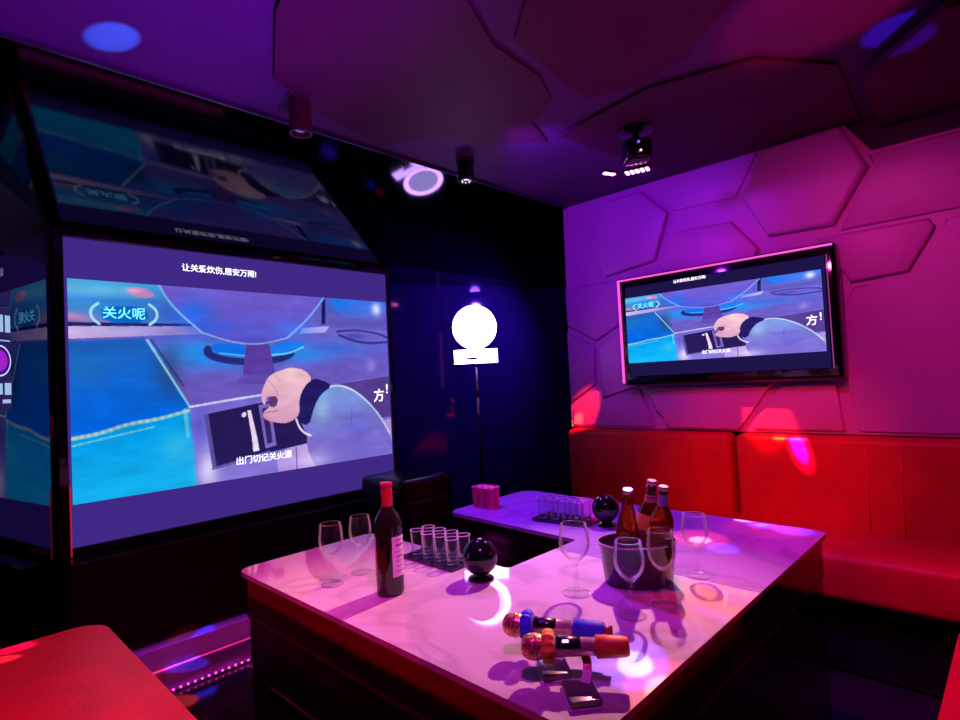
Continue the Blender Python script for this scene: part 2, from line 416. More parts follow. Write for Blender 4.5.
# ------------------------------------------------------------------ the film still shown on screen and TV
def raster():
    W, H = 416, 234; SS = 2
    w, h = W*SS, H*SS
    U, V = np.meshgrid((np.arange(w)+.5)/w, (np.arange(h)+.5)/h)
    img = np.zeros((h, w, 3))
    def C(*c): return np.array(c, float)/255.
    def lerp(a, b, t): return a+(b-a)*np.clip(t, 0, 1)[..., None]
    def inside(P):
        m = np.zeros_like(U, bool); n = len(P)
        for i in range(n):
            x0, y0 = P[i-1]; x1, y1 = P[i]
            if y0 == y1: continue
            c = ((y0 > V) != (y1 > V)) & (U < (x1-x0)*(V-y0)/(y1-y0)+x0); m ^= c
        return m
    def smoothp(P, it=2):
        for _ in range(it):
            Q = []
            for i in range(len(P)):
                a, b = P[i], P[(i+1) % len(P)]
                Q += [(a[0]*.75+b[0]*.25, a[1]*.75+b[1]*.25), (a[0]*.25+b[0]*.75, a[1]*.25+b[1]*.75)]
            P = Q
        return P
    def fill(P, col, al=1., sm=0):
        m = inside(smoothp(P, sm) if sm else P)
        c = col if isinstance(col, np.ndarray) and col.ndim == 3 else np.broadcast_to(col, img.shape)
        img[m] = img[m]*(1-al)+c[m]*al
    def glow(cx, cy, rx, ry, col, al):
        g = np.exp(-(((U-cx)/rx)**2+((V-cy)/ry)**2))*al
        img[:] = img*(1-g[..., None])+col*g[..., None]
    def line(P, wd, col, al=1.):
        for _ in range(2 if len(P) > 2 else 0):
            Q = [P[0]]
            for a, b in zip(P[:-1], P[1:]): Q += [(a[0]*.75+b[0]*.25, a[1]*.75+b[1]*.25), (a[0]*.25+b[0]*.75, a[1]*.25+b[1]*.75)]
            P = Q+[P[-1]]
        for (x0, y0), (x1, y1) in zip(P[:-1], P[1:]):
            dx, dy = (x1-x0)*1.73, y1-y0; L2 = dx*dx+dy*dy+1e-9
            t = np.clip((((U-x0)*1.73)*dx+(V-y0)*dy)/L2, 0, 1)
            dd = np.hypot((U-x0)*1.73-t*dx, V-y0-t*dy)
            a = np.clip((wd-dd)/wd*1.6, 0, 1)*al
            img[:] = img*(1-a[..., None])+col*a[..., None]
    # worktop
    img[:] = lerp(C(88, 92, 205), C(120, 90, 190), V*1.3)
    glow(.30, .33, .10, .07, C(30, 150, 235), .75); glow(.40, .36, .12, .06, C(20, 140, 240), .7)
    glow(.64, .34, .12, .05, C(30, 150, 240), .8); glow(.78, .30, .14, .05, C(40, 110, 220), .6)
    glow(.48, .50, .25, .06, C(100, 80, 170), .4)
    glow(.86, .20, .2, .09, C(120, 110, 210), .7)
    # back wall behind hob
    fill([(.70, -.05), (1.05, -.05), (1.05, .19), (.70, .18)], C(96, 90, 190))
    fill([(-.02, -.05), (.26, -.05), (.31, .20), (-.02, .22)], lerp(C(60, 160, 222), C(70, 120, 205), V*4.2))
    glow(.05, .04, .12, .03, C(120, 205, 235), .6); glow(.10, .09, .10, .015, C(40, 110, 200), .5)
    glow(.01, .17, .05, .02, C(220, 140, 190), .8); glow(.08, .185, .09, .012, C(190, 110, 180), .6)
    glow(.25, .13, .06, .08, C(60, 70, 190), .6)
    fill([(-.02, .196), (.30, .185), (.30, .199), (-.02, .214)], C(40, 25, 90))
    fill([(-.02, .214), (.30, .198), (.335, .235), (-.02, .272)], lerp(C(205, 180, 228), C(140, 130, 215), U*3))
    fill([(.132, .03), (.167, .012), (.205, .045), (.19, .068), (.145, .066)], C(215, 130, 190), .85, 1)
    glow(.150, .035, .02, .012, C(250, 190, 220), .8)
    # blue cabinet
    fill([(-.03, .285), (.171, .261), (.285, .606), (.285, .65), (-.03, .74)], lerp(C(28, 96, 190), C(0, 100, 225), (V-.3)*2.6))
    glow(.235, .42, .035, .13, C(50, 70, 120), .7); glow(.02, .40, .08, .08, C(30, 110, 170), .5)
    fill([(-.01, .715), (.10, .690), (.20, .65), (.285, .625), (.302, 1.1), (-.01, 1.1)], lerp(C(0, 150, 225), C(20, 175, 238), (V-.65)*3))
    line([(0, .712), (.06, .70), (.13, .665), (.20, .655), (.285, .622)], .012, C(190, 210, 190), .7)
    line([(0, .745), (.10, .715), (.19, .69)], .006, C(150, 215, 220), .6)
    line([(.272, .62), (.278, .75)], .014, C(160, 215, 220), .55); glow(.25, .80, .05, .08, C(80, 200, 235), .5)
    line([(.180, .272), (.285, .606)], .008, C(140, 215, 235), .9); line([(.19, .27), (.27, .50)], .006, C(20, 40, 110), .6)
    # counter front
    fill([(.285, .606), (.508, .565), (.587, .546), (1.01, .484), (1.01, 1.1), (.305, 1.1)], lerp(C(116, 104, 205), C(140, 120, 214), (V-.6)*2))
    glow(.33, .93, .03, .10, C(225, 215, 250), .9); glow(.31, .70, .02, .12, C(80, 80, 200), .6)
    line([(.285, .606), (.40, .583), (.508, .565)], .008, C(215, 225, 250), .9)
    fill([(.63, .552), (1.01, .488), (1.01, .755), (.72, .765)], C(84, 60, 140))
    fill([(.542, .914), (.655, .80), (1.009, .77), (1.009, 1.1), (.55, 1.1)], C(178, 150, 225))
    glow(.66, .93, .05, .06, C(225, 190, 235), .7)
    line([(.61, .88), (.61, 1.0)], .004, C(60, 40, 110), .8)
    # hob panel and knob plate
    fill([(.323, .65), (.484, .611), (.60, .60), (.66, .86), (.519, .885), (.343, .937)], C(38, 24, 84))
    fill([(.323, .65), (.335, .647), (.355, .935), (.343, .937)], C(100, 90, 170), .8)
    line([(.343, .93), (.43, .905), (.519, .88)], .008, C(110, 100, 190), .8)
    fill([(.452, .646), (.463, .644), (.480, .79), (.486, .868), (.466, .87), (.464, .80)], C(235, 215, 245))
    fill([(.434, .657), (.449, .651), (.448, .679), (.434, .681)], C(230, 215, 245), 1, 1)
    fill([(.488, .622), (.527, .614), (.543, .85), (.506, .862)], C(120, 104, 190))
    fill([(.500, .64), (.520, .636), (.530, .83), (.513, .84)], C(52, 36, 104))
    # second pot upper right
    fill([(.765, -.06), (.762, .03), (.792, .095), (.857, .120), (.927, .105), (1.02, .05), (1.02, -.06)], lerp(C(60, 110, 225), C(90, 110, 220), V*6), 1, 1)
    glow(.80, .03, .05, .05, C(20, 120, 240), .8); glow(.955, .05, .02, .04, C(225, 225, 245), .95)
    fill([(.728, -.02), (.742, -.02), (.738, .159), (.722, .164)], C(32, 24, 96))
    fill([(.648, .19), (.754, .172), (.735, .212), (.640, .222)], C(175, 180, 240), .9)
    line([(.782, .205), (.84, .192), (.90, .196), (.97, .215), (1.0, .235)], .009, C(58, 44, 130), .9)
    line([(.79, .225), (.85, .262), (.92, .275), (1.0, .265)], .010, C(50, 40, 120), .9)
    glow(.86, .23, .05, .02, C(60, 50, 150), .7)
    glow(.92, .52-.1, .02, .04, C(170, 160, 230), .5)
    # burner ring and wok
    line([(.474+.135*math.cos(t), .325+.058*math.sin(t)) for t in np.linspace(-.2, PI+.2, 26)], .022, C(38, 40, 120), .95)
    fill([(.355, .28), (.452, .286), (.456, .345), (.40, .350), (.350, .325)], C(20, 110, 232), 1, 1)
    fill([(.532, .285), (.644, .258), (.656, .305), (.604, .342), (.536, .352)], C(30, 120, 235), 1, 1)
    line([(.375, .335), (.452, .350)], .006, C(90, 205, 250), .8); line([(.54, .346), (.60, .338), (.65, .30)], .007, C(110, 215, 255), .9)
    fill([(.457, .278), (.530, .277), (.548, .45), (.442, .455)], C(90, 60, 160))
    fill([(.442, .44), (.548, .435), (.60, .50), (.42, .51)], C(88, 66, 165), .6, 1)
    pot = [(.205, -.06), (.211, -.011), (.233, .067), (.269, .142), (.326, .229), (.408, .276), (.497, .291), (.594, .249), (.674, .131), (.738, -.004), (.755, -.06)]
    fill(pot, lerp(C(112, 92, 205), C(84, 82, 200), V*3.4))
    glow(.305, .13, .05, .07, C(30, 110, 235), .8); glow(.36, .20, .08, .035, C(50, 90, 225), .6); glow(.62, .20, .06, .04, C(60, 120, 235), .7)
    line([(.211, -.011), (.233, .067), (.269, .142), (.326, .229)], .007, C(120, 190, 245), .9)
    line([(.326, .229), (.408, .276), (.497, .291), (.594, .249)], .006, C(150, 180, 250), .8)
    line([(.594, .249), (.674, .131), (.738, -.004)], .009, C(120, 170, 250), .9)
    # sleeve, cuff, hand
    slv = [(.658, .765), (.664, .70), (.678, .635), (.70, .585), (.735, .545), (.772, .532), (.815, .548), (.86, .59), (.91, .665), (.955, .755), (.99, .86), (1.012, 1.022), (.95, 1.06), (.70, 1.06), (.655, .93), (.648, .84)]
    fill(slv, lerp(C(120, 150, 215), C(122, 108, 205), (V-.56)*3.2), 1, 1)
    glow(.71, .66, .03, .09, C(150, 190, 225), .7); glow(.85, .80, .07, .12, C(100, 90, 200), .6); glow(.68, .97, .05, .06, C(225, 205, 240), .5)
    line([(.735, .545), (.772, .532), (.815, .548), (.86, .59), (.91, .665), (.955, .755), (.99, .86)], .008, C(205, 225, 245), .9)
    line([(.83, .68), (.825, .80)], .004, C(90, 84, 170), .7)
    fill([(.681, .485), (.72, .50), (.755, .535), (.71, .58), (.682, .65), (.66, .765), (.618, .73), (.612, .606), (.645, .52)], C(34, 26, 96), 1, 1)
    line([(.614, .715), (.625, .77), (.645, .805), (.664, .818)], .008, C(240, 225, 245), .95)
    hand = [(.509, .516), (.520, .475), (.545, .445), (.575, .43), (.602, .418), (.653, .434), (.68, .491), (.65, .527), (.628, .596), (.628, .69), (.60, .725), (.57, .735), (.534, .72), (.505, .701), (.501, .662), (.524, .636), (.545, .60), (.53, .573), (.515, .58), (.510, .628), (.498, .60), (.500, .55)]
    fill(hand, lerp(C(238, 190, 205), C(212, 150, 190), (V-.45)*3), 1, 1)
    fill([(.520, .585), (.545, .572), (.555, .60), (.545, .64), (.525, .635)], C(92, 52, 108), .95, 1)
    line([(.52, .48), (.54, .52), (.555, .575)], .004, C(200, 130, 165), .7); line([(.545, .46), (.57, .50)], .004, C(205, 140, 175), .6)
    line([(.508, .665), (.55, .66)], .005, C(175, 105, 150), .8); line([(.51, .69), (.53, .73)], .005, C(195, 120, 165), .7)
    glow(.60, .47, .03, .04, C(255, 220, 215), .6); glow(.60, .66, .02, .04, C(225, 165, 190), .5)
    # badge behind the caption at upper left
    bx = [(.072, .118), (.178, .108), (.186, .188), (.076, .196)]
    fill(bx, C(0, 96, 205), .85, 1); glow(.125, .15, .06, .045, C(0, 110, 220), .5)
    line([(.066, .105), (.052, .125), (.048, .150), (.053, .178), (.068, .200)], .0075, C(165, 235, 250), 1)
    line([(.187, .098), (.203, .120), (.208, .148), (.202, .176), (.187, .196)], .0075, C(165, 235, 250), 1)
    # brushed, mottled look of the drawing
    rg_ = np.random.RandomState(3)
    def vnoise(nx, ny):
        g = rg_.rand(ny+2, nx+2); x = U*nx; y = V*ny; xi = x.astype(int); yi = y.astype(int); fx = x-xi; fy = y-yi
        fx = fx*fx*(3-2*fx); fy = fy*fy*(3-2*fy)
        return (g[yi, xi]*(1-fx)+g[yi, xi+1]*fx)*(1-fy)+(g[yi+1, xi]*(1-fx)+g[yi+1, xi+1]*fx)*fy
    nz = (vnoise(14, 26)-.5)*.6+(vnoise(30, 50)-.5)*.4
    img = img*(1+.14*nz[..., None])+np.array([-.01, .02, .03])*nz[..., None]
    img = np.clip(img, 0, 1)
    img = img.reshape(H, SS, W, SS, 3).mean((1, 3))
    lin = np.where(img <= .04045, img/12.92, ((img+.055)/1.055)**2.4)
    return W, H, lin
PW, PH, PIC = raster()
def picture_mesh(name, W, H):
    """upright flat picture in the local XZ plane, facing -Y, centred on 0,0"""
    xs = (np.arange(PW+1)/PW-.5)*W; zs = (.5-np.arange(PH+1)/PH)*H
    X, Z = np.meshgrid(xs, zs)
    co = np.stack([X, np.zeros_like(X), Z], -1).reshape(-1, 3)
    i, j = np.meshgrid(np.arange(PW), np.arange(PH))
    a = j*(PW+1)+i
    F = np.stack([a, a+PW+1, a+PW+2, a+1], -1).reshape(-1, 4)
    me = bpy.data.meshes.new(name)
    me.vertices.add(len(co)); me.vertices.foreach_set('co', co.ravel().astype('f'))
    me.loops.add(F.size); me.loops.foreach_set('vertex_index', F.ravel().astype('i'))
    me.polygons.add(len(F)); me.polygons.foreach_set('loop_start', (np.arange(len(F))*4).astype('i'))
    try: me.polygons.foreach_set('loop_total', np.full(len(F), 4, 'i'))
    except Exception: pass
    me.update(calc_edges=True)
    at = me.color_attributes.new('picture', 'FLOAT_COLOR', 'CORNER')
    c = np.repeat(np.concatenate([PIC.reshape(-1, 3), np.ones((PW*PH, 1))], 1), 4, axis=0)
    at.data.foreach_set('color', c.ravel().astype('f'))
    me.validate(); return me

def front(x, y, z):     # local text plane -> upright, facing -Y, at a local place
    return Matrix.Translation((x, y, z)) @ Matrix.Rotation(PI/2, 4, 'X')

def show_film(parent, cx, cz, W, H, strength, cap_strength, dy, title_dz, cs=1.):
    """cx,cz centre of the still in parent's space, facing -Y"""
    me = picture_mesh('film_picture', W, H); m = emit_attr('film_light', strength); me.materials.append(m)
    o = bpy.data.objects.new('film_picture', me); COL.objects.link(o); o.parent = parent; o.location = (cx, dy, cz)
    wh = emit('caption_white', (.95, .92, 1.), cap_strength); cy = emit('caption_cyan', (.18, .80, 1.), cap_strength*.9)
    at = lambda u, v: (cx-W/2+u*W, cz+H/2-v*H)
    x, z = at(.386, title_dz); text_mesh('title_caption', '让关爱炊伤,居安万雨!', W*.0235*cs, wh, parent, front(x, dy-.002, z))
    x, z = at(.502, .912); text_mesh('subtitle_caption', '出门切记关火源', W*.0262*cs, wh, parent, front(x, dy-.002, z))
    x, z = at(.126, .150); text_mesh('badge_caption', '关火呢', W*.0345, cy, parent, front(x, dy-.002, z))
    x, z = at(.950, .618); text_mesh('sign_caption', '方', W*.050, wh, parent, front(x, dy-.002, z))
    x, z = at(.987, .575); text_mesh('sign_caption', '!', W*.050, wh, parent, front(x, dy-.002, z))

# ---- projection screen
t = thing('projection_screen', 'huge glowing screen on the black wall showing a hand at a gas hob', 'screen', (1.19, SY, .545))
bm = bmesh.new(); bm_box(bm, (0, .012, .5875), (1.50, .02, 1.175)); 
obj('screen_surface', bm, emit('screen_black_level', rgb(66, 42, 136), .95), t)
bm = bmesh.new()
for c, s in (((-.768, .012, .5875), (.032, .045, 1.235)), ((.762, .012, .5875), (.018, .045, 1.235)), ((0, .012, 1.190), (1.55, .045, .026)), ((0, .012, -.013), (1.55, .045, .026))):
    bm_box(bm, c, s, .003)
obj('frame', bm, M['black_gloss'], t)
show_film(t, .000, 1.1335-.545, 1.483, .857, 1.0, 1.6, -.002, -.098)
bm = bmesh.new(); bm_box(bm, (-.7505, -.012, .10), (.004, .003, .26)); obj('edge_shine', bm, emit('edge_red', (1., .02, .05), .5), t)  # red reflection on the frame edge painted as a glowing sliver

# ---- television (built facing -X through a rotation about Z)
tv = thing('television', 'wall television with magenta shine painted on its edges, on the padded hexagon wall', 'television', (2.56, 1.0, 1.035), -PI/2)
# local x = -world Y , local y = world X
def Lx(Y): return 1.0-Y
bm = bmesh.new(); bm_box(bm, (0, .048, .265), (.965, .092, .545), .018, 3)
obj('casing', bm, M['black_gloss'], tv, smooth=40)
bm = bmesh.new(); bm_box(bm, (.005, -.0015, .262), (.885, .006, .452), .002)
obj('display_glass', bm, mat('tv_glass', (.012, .009, .03), .06, spec=.7, noise=.2), tv)
bm = bmesh.new(); bm_box(bm, (.005, -.0050, .262), (.878, .001, .445)); obj('display_black_level', bm, emit('tv_black_level', rgb(30, 20, 72), 1.), tv)
show_film(tv, Lx(1.003), 1.303-1.035, .868, .326, 1.15, 1.6, -.0065, -.135, .8)
pk = emit('magenta_edge', (1., .10, .62), 1.25)
bm = bmesh.new(); bm_box(bm, (0, -.004, .524), (.95, .006, .007)); bm_box(bm, (-.4725, -.004, .265), (.011, .006, .52)); obj('edge_shine', bm, pk, tv)  # glowing trim stands in for reflective edges catching magenta light
bm = bmesh.new(); bm_box(bm, (.452, -.004, .262), (.003, .004, .45)); o_ = obj('side_edge_shine', bm, emit('magenta_edge_dim', (.8, .10, .60), .45), tv)  # fainter shine on the right-hand edge, also put in as emission

# ------------------------------------------------------------------ cabinet under the screen, LED strip, console
t = thing('media_ledge', 'long black lacquered ledge cabinet running below the big screen', 'cabinet', (1.19, 2.54, 0))
bm = bmesh.new(); bm_box(bm, (.0, 0.0, .325), (1.54, .10, .37), .006); obj('body', bm, M['table_body'], t)
bm = bmesh.new(); bm_box(bm, (0, -.046, .126), (1.54, .010, .028), .002); obj('bottom_trim', bm, mat('ledge_trim', (.03, .05, .14), .35, metal=.3, noise=.1), t)
bm = bmesh.new(); bm_box(bm, (0, .035, .0625), (1.54, .03, .125)); obj('plinth', bm, M['black_satin'], t)
t = thing('led_strip', 'magenta light strip of tiny bulbs on the floor before the black ledge', 'led strip', (1.01, 2.335, 0))
bm = bmesh.new(); bm_box(bm, (0, 0, .004), (1.16, .012, .008)); obj('strip', bm, M['black_plastic'], t)
bm = bmesh.new(); bm_box(bm, (0, 0, 0), (.0055, .0055, .005)); b0 = obj('led_bulb', bm, emit('led_magenta', (1., .05, .62), 4.5), t); b0.location = (-.57, 0, .011)
for k in range(1, 46):
    b1 = b0.copy(); COL.objects.link(b1); b1.parent = t; b1.location = (-.57+k*1.14/45, 0, .011)
t = thing('floor_trim_strip', 'thin pink metal strip on the floor along the ledge foot', 'trim', (1.19, 2.50, 0))
bm = bmesh.new(); bm_box(bm, (0, .055, .002), (1.54, .005, .004)); obj('strip', bm, mat('pink_trim', (.75, .35, .5), .3, metal=.5, noise=.1), t)

t = thing('equipment_cabinet', 'black cabinet with rounded corners in front of the screen behind the wine bottle', 'cabinet', (1.79, 2.30, 0))
bm = bmesh.new(); bm_box(bm, (0, 0, .32), (.34, .34, .64), .035, 4); obj('body', bm, M['cabinet_black'], t, smooth=40)
bm = bmesh.new(); bm_box(bm, (0, -.173, .30), (.24, .008, .46), .004); obj('door', bm, M['black_satin'], t)

# ---- touch panel mounted on the slanted glass wing
wing = Vector((math.cos(math.radians(231)), math.sin(math.radians(231)), 0))
pc = Vector((.405, 2.6, 0))+wing*.40+Vector((.777, -.63, 0))*.012
t = thing('touch_panel', 'wall-mounted touch panel with violet dial on the slanted black glass, cut by the left edge', 'touch panel', (pc.x, pc.y, 0), math.radians(51))
bm = bmesh.new(); bm_box(bm, (0, 0, 1.243), (.275, .022, .345), .006, 3); obj('casing', bm, M['black_plastic'], t, smooth=40)
bm = bmesh.new(); bm_box(bm, (0, -.0115, 1.243), (.262, .003, .325)); sc_ = obj('touch_display', bm, emit('kiosk_screen', rgb(50, 36, 105), .7), t)
def disc2(bm, c, r0, r1, n=40):
    A = [bm.verts.new((c[0]+r0*math.cos(2*PI*k/n), c[1], c[2]+r0*math.sin(2*PI*k/n))) for k in range(n)] if r0 > 0 else None
    B = [bm.verts.new((c[0]+r1*math.cos(2*PI*k/n), c[1], c[2]+r1*math.sin(2*PI*k/n))) for k in range(n)]
    if A is None: bm.faces.new(B)
    else:
        for k in range(n): bm.faces.new((A[k], A[(k+1) % n], B[(k+1) % n], B[k]))
bm = bmesh.new(); disc2(bm, (.078, -.0145, 1.235), .045, .050); obj('dial_ring', bm, emit('kiosk_ring', (.55, .50, 1.), 1.3), t)
bm = bmesh.new(); disc2(bm, (.078, -.0145, 1.235), 0, .034); obj('dial_disc', bm, emit('kiosk_disc', (.45, .02, .75), .8), t)
km = emit('kiosk_icons', (.45, .65, 1.), .8)
for x, z, w_, h_ in ((.116, 1.355, .022, .055), (.085, 1.355, .02, .055), (.112, 1.145, .028, .038), (.072, 1.145, .03, .035), (.105, 1.105, .035, .012), (.05, 1.105, .04, .012), (.05, 1.30, .15, .004)):
    bm = bmesh.new(); bm_box(bm, (x, -.0145, z), (w_, .001, h_)); obj('screen_icon', bm, km, t)

mark(ROOM)
# ------------------------------------------------------------------ ring light on stand
rl = thing('ring_light', 'glaring white ring light with a lit panel under it on a thin stand', 'ring light', (2.745, 2.70, 0), math.radians(-44))
toF = lambda u, v, w: Vector((u, -w, v))
bm = bmesh.new()
bm_lathe(bm, [(0, -.004), (.15, -.004), (.156, .006), (.1535, .022), (.151, .0225), (.1505, .012), (.113, .009), (0, .009)], 48, Matrix.Translation((0, 0, 1.453)) @ Matrix.Rotation(PI/2, 4, 'X'))
obj('ring_housing', bm, M['black_plastic'], rl, smooth=40)
bm = bmesh.new(); disc2(bm, (0, -.0215, 1.453), .112, .150, 56); obj('ring_tube', bm, emit('ring_tube_light', (.55, .30, 1.), 27), rl)
bm = bmesh.new(); disc2(bm, (0, -.010, 1.453), 0, .113, 56); obj('ring_diffuser', bm, emit('ring_diffuser_light', (.55, .45, 1.), 6.5), rl)
bm = bmesh.new(); bm_box(bm, (0, .0, 1.255), (.305, .02, .105), .004); obj('panel_housing', bm, M['black_plastic'], rl)
bm = bmesh.new(); bm_box(bm, (0, -.012, 1.255), (.295, .003, .095)); obj('panel_face', bm, emit('panel_light', (.52, .30, 1.), 22), rl)
bm = bmesh.new(); bm_box(bm, (-.02, -.022, 1.243), (.09, .012, .012), .003); bm_box(bm, (-.02, -.028, 1.236), (.05, .01, .01), .002); obj('phone_clamp', bm, mat('clamp_grey', (.3, .28, .35), .4, noise=.1), rl)
bm = bmesh.new(); bm_tube(bm, [(0, .02, -.06), (0, .02, 1.56)], .009, 14); obj('pole', bm, M['black_plastic'], rl)
bm = bmesh.new(); bm_tube(bm, [(0, .008, 1.02), (0, .008, 1.18)], .0075, 12); bm_tube(bm, [(0, .008, .86), (0, .008, .97)], .0075, 12); obj('pole_streak', bm, mat('streak_white', (.85, .85, .9), .25, noise=.05), rl)  # white streaks paint the light caught by the pole
for k in range(3):
    a = math.radians(90+120*k); bm = bmesh.new()
    bm_tube(bm, [(0, .02, .10), (.26*math.cos(a), .02+.26*math.sin(a), -.250)], .007, 10); obj('leg', bm, M['black_plastic'], rl)

mark(TABLE)
# ------------------------------------------------------------------ sofas
def cushion(name, c, s, bev, parent, seg=5):
    bm = bmesh.new(); bm_box(bm, c, s, bev, seg); return obj(name, bm, M['red_leather'], parent, smooth=50)
so = thing('sofa', 'long red leather sofa with a high padded back below the television', 'sofa', (2.45, .4, 0))
bm = bmesh.new(); bm_box(bm, (.035, -.05, .14), (.36, 2.90, .26), .01); obj('base', bm, M['black_satin'], so)
cushion('seat', (.005, -.05, .355), (.45, 2.98, .17), .035, so)
# back panels: split near Y=.97 ; second one has pressed seams
cushion('backrest', (.186, 1.423-.4, .60), (.106, .885, .395), .03, so)
bm = bmesh.new(); bm_box(bm, (.186, -.135-.4, .60), (.106, 2.19, .395), .03, 5)
bk = obj('backrest', bm, M['red_leather'], so, smooth=50)
for Y in (.47, .363, -.2):
    bm = bmesh.new(); bm_tube(bm, [(.134, Y-.4, .44), (.134, Y-.4, .775)], .003, 8); obj('seam', bm, mat('seam_red', (.60, .007, .02), .4, noise=.1), bk)

def bench(name, label, x0, x1, y0, y1, h=.42):
    t = thing(name, label, 'bench', ((x0+x1)/2, (y0+y1)/2, 0))
    sx, sy = x1-x0, y1-y0
    bm = bmesh.new(); bm_prism(bm, rounded([(-sx/2+.03, -sy/2+.03), (sx/2-.03, -sy/2+.03), (sx/2-.03, sy/2-.03), (-sx/2+.03, sy/2-.03)], .04), lambda u, v, w: Vector((u, v, w)), h-.14); obj('base', bm, M['black_satin'], t)
    bm = bmesh.new(); bm_prism(bm, rounded([(-sx/2, -sy/2), (sx/2, -sy/2), (sx/2, sy/2), (-sx/2, sy/2)], .085, 10), lambda u, v, w: Vector((u, v, h-.14+w)), .14, .014, seg=4); obj('seat', bm, M['red_leather'], t, smooth=50)
    return t
bench('red_bench', 'low red leather bench in the near left corner of the view', -.45, .425, .55, 2.085)
bench('red_bench', 'red leather seat end cut off at the lower right edge, next to the black floor', .75, 1.87, -.55, .162)

mark(ROOM)
# ------------------------------------------------------------------ the U-shaped marble table
tb = thing('marble_table', 'U-shaped low table with glossy white marble top and black lacquered sides', 'table', (1.47, 1.18, 0))
ox, oy = 1.47, 1.18
def P_(l): return [(x-ox, y-oy) for x, y in l]
near = [(.745, .515), (1.497, .515), (1.497, 1.152), (1.262, 1.152), (1.262, 1.855), (.745, 1.855)]
far = [(1.499, .515), (2.16, .515), (2.20, 1.855), (1.66, 1.855), (1.62, 1.152), (1.499, 1.152)]
bm = bmesh.new(); bm_prism(bm, rounded(P_(near), [.05, 0, 0, .012, .035, .045]), lambda u, v, w: Vector((u, v, TT-.014+w)), .014, .0015); obj('tabletop', bm, M['marble'], tb)
bm = bmesh.new(); bm_prism(bm, rounded(P_(far), [0, .03, .06, .06, .012, 0]), lambda u, v, w: Vector((u, v, TT-.014+w)), .014, .0015); obj('tabletop', bm, M['marble_tinted'], tb)
def shrink(poly, d):
    m = len(poly); out = []
    for i in range(m):
        p0, p, p1 = Vector(poly[i-1]), Vector(poly[i]), Vector(poly[(i+1) % m])
        a = (p-p0).normalized(); b = (p1-p).normalized()
        na = Vector((-a.y, a.x)); nb_ = Vector((-b.y, b.x))
        if (na+nb_).length < 1e-6 or na.dot(nb_) > .9999: out.append(tuple(p+na*d)); continue
        k = d/(1+na.dot(nb_)); out.append(tuple(p+(na+nb_)*k))
    return out
outline = [(.745, .515), (2.16, .515), (2.20, 1.855), (1.66, 1.855), (1.62, 1.152), (1.262, 1.152), (1.262, 1.855), (.745, 1.855)]
O = P_(outline)
bm = bmesh.new(); bm_prism(bm, rounded(shrink(O, .012), [.03, .03, .04, .04, .01, .01, .03, .04]), lambda u, v, w: Vector((u, v, .40+w)), TT-.014-.40); obj('apron', bm, M['table_body'], tb)
bm = bmesh.new(); bm_prism(bm, rounded(shrink(O, .0115), [.03, .03, .04, .04, .01, .01, .03, .04]), lambda u, v, w: Vector((u, v, .388+w)), .012, .003); obj('trim_band', bm, M['table_trim'], tb)
bm = bmesh.new(); bm_prism(bm, rounded(shrink(O, .016), [.03, .03, .04, .04, .01, .01, .03, .04]), lambda u, v, w: Vector((u, v, -.19+w)), .578); obj('cabinet_body', bm, M['table_body'], tb)
bm = bmesh.new(); bm_prism(bm, rounded(shrink(O, .055), [.03, .03, .04, .04, .01, .01, .03, .04]), lambda u, v, w: Vector((u, v, -TABLE_LIFT+w)), .067); obj('plinth', bm, M['black_satin'], tb)
bm = bmesh.new(); bm_box(bm, (.745+.014-ox, 1.12-oy, .215), (.006, 1.10, .005)); obj('drawer_groove', bm, M['table_trim'], tb)

# ------------------------------------------------------------------ glassware
def wine_glass(loc, label, sc=(1, 1, 1), group='stemmed wine glasses on the marble table'):
    t = thing('wine_glass', label, 'wine glass', loc, 0, group); t.scale = sc
    k = .0012
    outer = [(.0045, .079), (.012, .083), (.024, .095), (.0325, .110), (.035, .124), (.0345, .140), (.032, .160), (.0303, .172), (.0300, .1738)]
    inner = [(r-k, z+.0006) for r, z in outer[::-1]]; inner = inner[:-2]+[(.008, .0840), (0, .0825)]
    inner = [(.0290, .1740)]+inner
    bm = bmesh.new(); bm_lathe(bm, outer+[(.0296, .1745)]+inner, 40); obj('bowl', bm, M['glass'], t)
    bm = bmesh.new(); bm_lathe(bm, [(.0045, .0795), (.0034, .070), (.0032, .03), (.0042, .012), (.009, .006)], 20); obj('stem', bm, M['glass'], t)
    bm = bmesh.new(); bm_lathe(bm, [(.009, .006), (.022, .0035), (.0325, .0022), (.033, .0012), (.032, .0003), (0, .0003)], 40); obj('foot', bm, M['glass'], t)
    return t
o = .022
W1 = wine_glass((.844+o, 1.456+o, TT), 'wine glass nearest the left corner of the marble table')
def wg(x, y, lab, s=1., sz=1.): dup(W1, (x+o, y+o, TT), 0, lab, scale=(s, s, sz))
wg(.953, 1.470, 'wine glass standing between the leftmost glass and the red-capped bottle', .97, .98)
wg(1.201, .856, 'wide-bowled wine glass left of the dark bottle bucket', 1.15, 1.03)
wg(1.162, .675, 'wine glass in front of the amber bottles, closest to the microphones', 1.02, 1.0)
wg(1.261, .644, 'wine glass in front of the bottle with a blue-lit neck label', .98, 1.04)
wg(1.498, .664, 'wine glass farthest right, beyond the bottles near the table seam', 1.0, .97)

